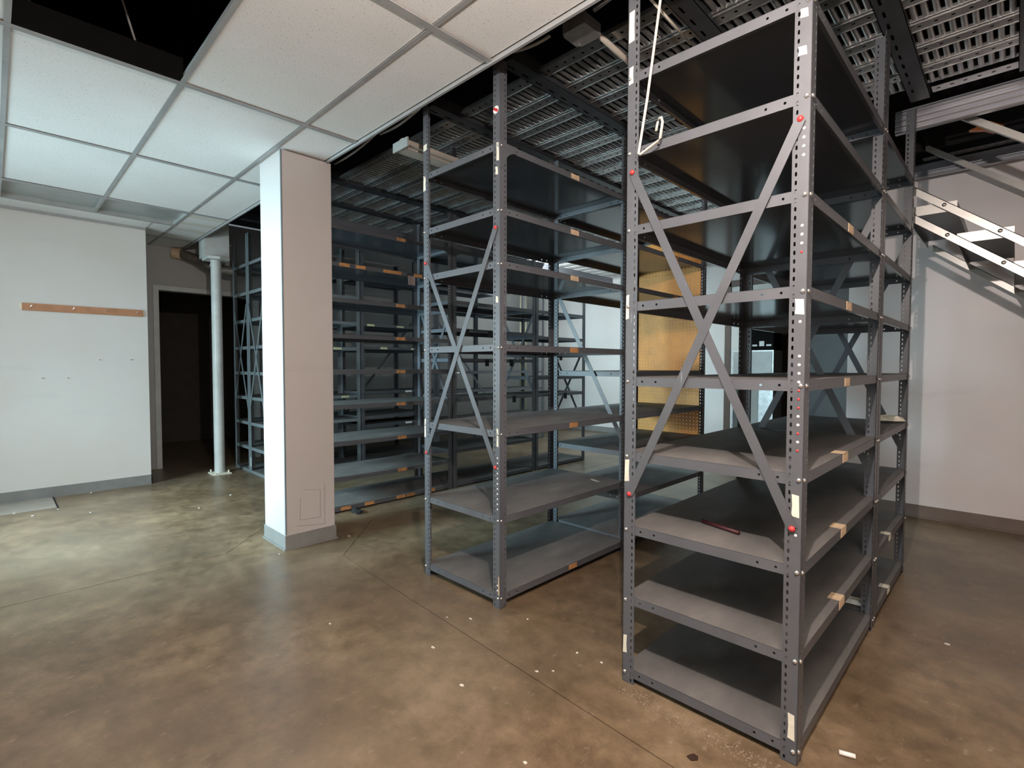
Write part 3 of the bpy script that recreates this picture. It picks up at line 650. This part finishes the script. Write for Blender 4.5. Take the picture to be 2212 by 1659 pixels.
# wire hook and rod by the nearest unit
hk = ob('wire_hook', MB().tube([(-1.0, 1.82, 2.96), (-.99, 1.82, 2.80), (-1.052, 1.82, 2.38), (-1.088, 1.82, 2.182), (-1.08, 1.82, 2.176), (-1.0, 1.82, 2.206), (-.994, 1.82, 2.215), (-.985, 1.82, 2.272), (-.990, 1.82, 2.290), (-1.0, 1.82, 2.290), (-1.006, 1.82, 2.278), (-1.012, 1.82, 2.246)], .0052, 8), M_WIRE,
        label='cream bent wire hook hanging before the nearest shelving unit', category='hook', smooth=True)
rod = ob('wire_rod', MB().tube([(-1.187, 2.07, 2.955), (-1.205, 2.50, 2.955)], .006, 8), M_WIRE, label='thin cream rod lying along the underside of the deck beam', category='rod', smooth=True)
o = ob('orange_guard', MB().prism([(-.28, 3.02), (-.17, 3.05), (-.10, 3.0), (-.15, 2.97), (-.20, 3.0)], 1, 4.92, 4.97), M_OR2, label='small folded orange plastic piece in the dark stair opening', category='plastic scrap')
# ================================================================== SMALL THINGS
bd = thing('coat_rail', 'oak coat strip with bent pegs screwed on the pale left wall', 'coat rail', (XL, .71, 1.915))
ob('board', MB().box((0, -.487, -.036), (.018, .487, .036)), M_WOOD, bd)
for y, s in ((-.43, .5), (-.11, .4), (.17, -.2), (.43, .1)): ob('peg', MB().tube([(.016, y, 0), (.04, y+.01*s, .002), (.05, y+.03*s, .018)], .0045, 7), M_BOLT, bd)
ob('unpainted_patch', MB().box((0, -.505, -.02), (.0015, -.487, .036)).box((0, .487, -.03), (.0015, .497, .036)), M_TAPE, bd)
for y, z in ((.353, 1.21), (.543, 1.211), (.805, 1.399), (1.08, 1.402)):
    ob('wall_anchor', MB().tube([(XL, y, z), (XL+.01, y, z), (XL+.012, y, z-.004)], [.006, .006, .002], 8), M_BOLT, label='small screw anchor in the pale left wall, ' + {.353: 'lower left one', .543: 'lower right one', .805: 'upper left one', 1.08: 'upper right one'}[y], category='screw', group='screw anchors in the left wall', smooth=True)
o = ob('red_rod', MB().tube([(-.93, 2.10, .6835), (-.76, 2.05, .6835)], .008, 8), plain('dark_red', (.05, .006, .008), .5), label='dark red stick lying on the third shelf of the nearest unit', category='stick', smooth=True)
o = ob('metal_tag', MB().prism([(-2.2, 3.06), (-2.12, 3.03), (-2.11, 3.05), (-2.19, 3.08)], 2, .508, .511), M_FIX, label='small grey tag lying on the second shelf of the middle unit', category='tag')
def crumple(name, c, r, mat, label, cat, seed):
    random.seed(seed); mb = MB(); n, m_ = 9, 5; vs = []
    for j in range(m_+1):
        for i in range(n):
            an = 2*PI*i/n; ph = PI*j/m_ ; q = r*(1+random.uniform(-.3, .3))
            vs.append((c[0]+q*math.sin(ph)*math.cos(an)*1.5, c[1]+q*math.sin(ph)*math.sin(an), c[2]+max(-.0, .35*r + .42*q*math.cos(ph))))
    fs = [(j*n+i, j*n+(i+1) % n, (j+1)*n+(i+1) % n, (j+1)*n+i) for j in range(m_) for i in range(n)]
    mb.add(vs, fs); return ob(name, mb, mat, label=label, category=cat)
crumple('paper_wad', (-.60, 3.22, .066), .04, M_SCRAP, 'crumpled paper wad on the bottom shelf behind the nearest unit', 'paper', 3)
crumple('work_glove', (-.575, 4.0, .986), .055, M_TAPE, 'yellowish limp work glove on a shelf near the stairs', 'glove', 5)
crumple('rag', (-4.246, 2.30, .0), .045, M_DARK, 'dark rag on the floor under the unit right of the square column', 'rag', 9)
crumple('dust_lump', (-3.69, 1.935, .0), .018, M_DIRT, 'brown lump of dirt at the foot of the square column', 'debris', 11)
o = ob('chalk_stick', MB().tube([(-.40, 2.02, .009), (-.355, 2.035, .009)], .008, 8), M_WHITE, label='white chalk stub on the floor right of the nearest unit', category='chalk', smooth=True)
o = ob('dry_leaf', MB().prism([(-.77, 1.64), (-.75, 1.632), (-.735, 1.65), (-.74, 1.665), (-.757, 1.668), (-.765, 1.655)], 2, .0005, .004), M_BROWN, label='dark curled dry leaf on the floor before the nearest unit', category='leaf')
random.seed(21)
scr = {}
PL = ['by the joint left of the middle unit foot', 'nearest to the middle unit front foot', 'just left of the middle unit front foot', 'left one of a pair in the aisle mouth', 'right one of a pair in the aisle mouth',
      'inside the aisle mouth between the two front units', 'small one left along the long joint', 'at the bottom edge of the photo centre', 'at the near corner of the square column', 'alone on the near side of the joint',
      'close to the left foot of the nearest unit', 'in the open floor in front of the column', 'on the right floor beside the nearest unit']
spots = [(-2.125, 1.668), (-1.805, 1.956), (-2.022, 1.748), (-1.461, 1.645), (-1.413, 1.697), (-1.424, 1.885), (-1.94, 1.441), (-1.145, 1.232), (-3.697, 1.40), (-1.62, 1.35), (-1.3, 1.9), (-2.5, 1.2), (-.2, 3.2)]
for i, (x, y) in enumerate(spots):
    s = random.uniform(.004, .009); an = random.uniform(0, PI); pts = []
    for q in range(5):
        r = s*random.uniform(.5, 1.2); a2 = an + 2*PI*q/5; pts.append((x+r*math.cos(a2)*1.4, y+r*math.sin(a2)))
    ob('paper_scrap', MB().prism(pts, 2, .0005, .003), M_SCRAP, label='pale paper scrap on the concrete floor, ' + PL[i], category='scrap', group='pale scraps on the brown floor')
FL_ = ['leftmost in the photo', 'second from the left of the photo', 'against the left wall base', 'in the pale patch before the wall end', 'lone one before the pipe column', 'on the joint beyond the pipe column foot', 'third from the left of the photo']
for i, (x, y) in enumerate([(-6.405, .11), (-6.19, .223), (-6.887, .70), (-5.955, .597), (-5.428, 1.334), (-5.744, 1.70), (-6.3, .40)]):
    s = random.uniform(.009, .016)
    ob('film_scrap', MB().prism([(x-s, y-s*.4), (x+s, y-s*.6), (x+s*.7, y+s*.5), (x-s*.5, y+s*.7)], 2, .0005, .006), M_WHITE, label='shiny white film scrap on the floor, ' + FL_[i], category='scrap', group='shiny scraps by the left wall')
# dirt along the front of the nearest unit
mb = MB()
for k in range(420):
    tt = random.random(); x = -1.12 + tt*.62 + random.gauss(0, .02); y = 1.80 + random.gauss(0, .022) - .02*tt; s = random.uniform(.0012, .0045)
    mb.add([(x-s, y-s, 0.0005), (x+s, y-s*.6, .0005), (x+s*.4, y+s, .0005), (x, y, s*1.1)], [(0,2,1), (0,1,3), (1,2,3), (2,0,3)])
ob('floor_dirt', mb, M_DIRT, kind='stuff', label='loose brown dirt crumbs along the foot of the nearest unit', category='dirt')
# far-room objects glimpsed through the shelving
uc = thing('utility_cabinet', 'grey metal cabinet by the far dark doorway, seen between shelves', 'cabinet', (-2.85, 8.3, 0))
ob('body', MB().box((-.30, -.2, 1.05), (.30, .2, 1.58)).box((-.30, -.2, 0), (-.28, .2, 1.05)).box((.10, -.2, 0), (.30, .2, 1.05)), M_GALV, uc)
ob('door', MB().box((-.28, -.21, 1.07), (.28, -.2, 1.56)), M_LENS, uc); 
bb = thing('black_box', 'black box with rows of tiny white print on the far cabinet', 'box', (-2.8, 8.3, 1.581))
ob('body', MB().box((-.24, -.18, 0), (.24, .18, .40)), M_BLACK, bb)
for i in range(4): ob('printed_label', MB().box((-.16+.1*i, -.183, .06), (-.09+.1*i, -.180, .085 + .05*(i == 2))), M_PIPE, bb)
o = ob('floor_grate_box', MB().box((-6.6, .0, 0), (-6.2, .05, .0)), M_DARK) if False else None
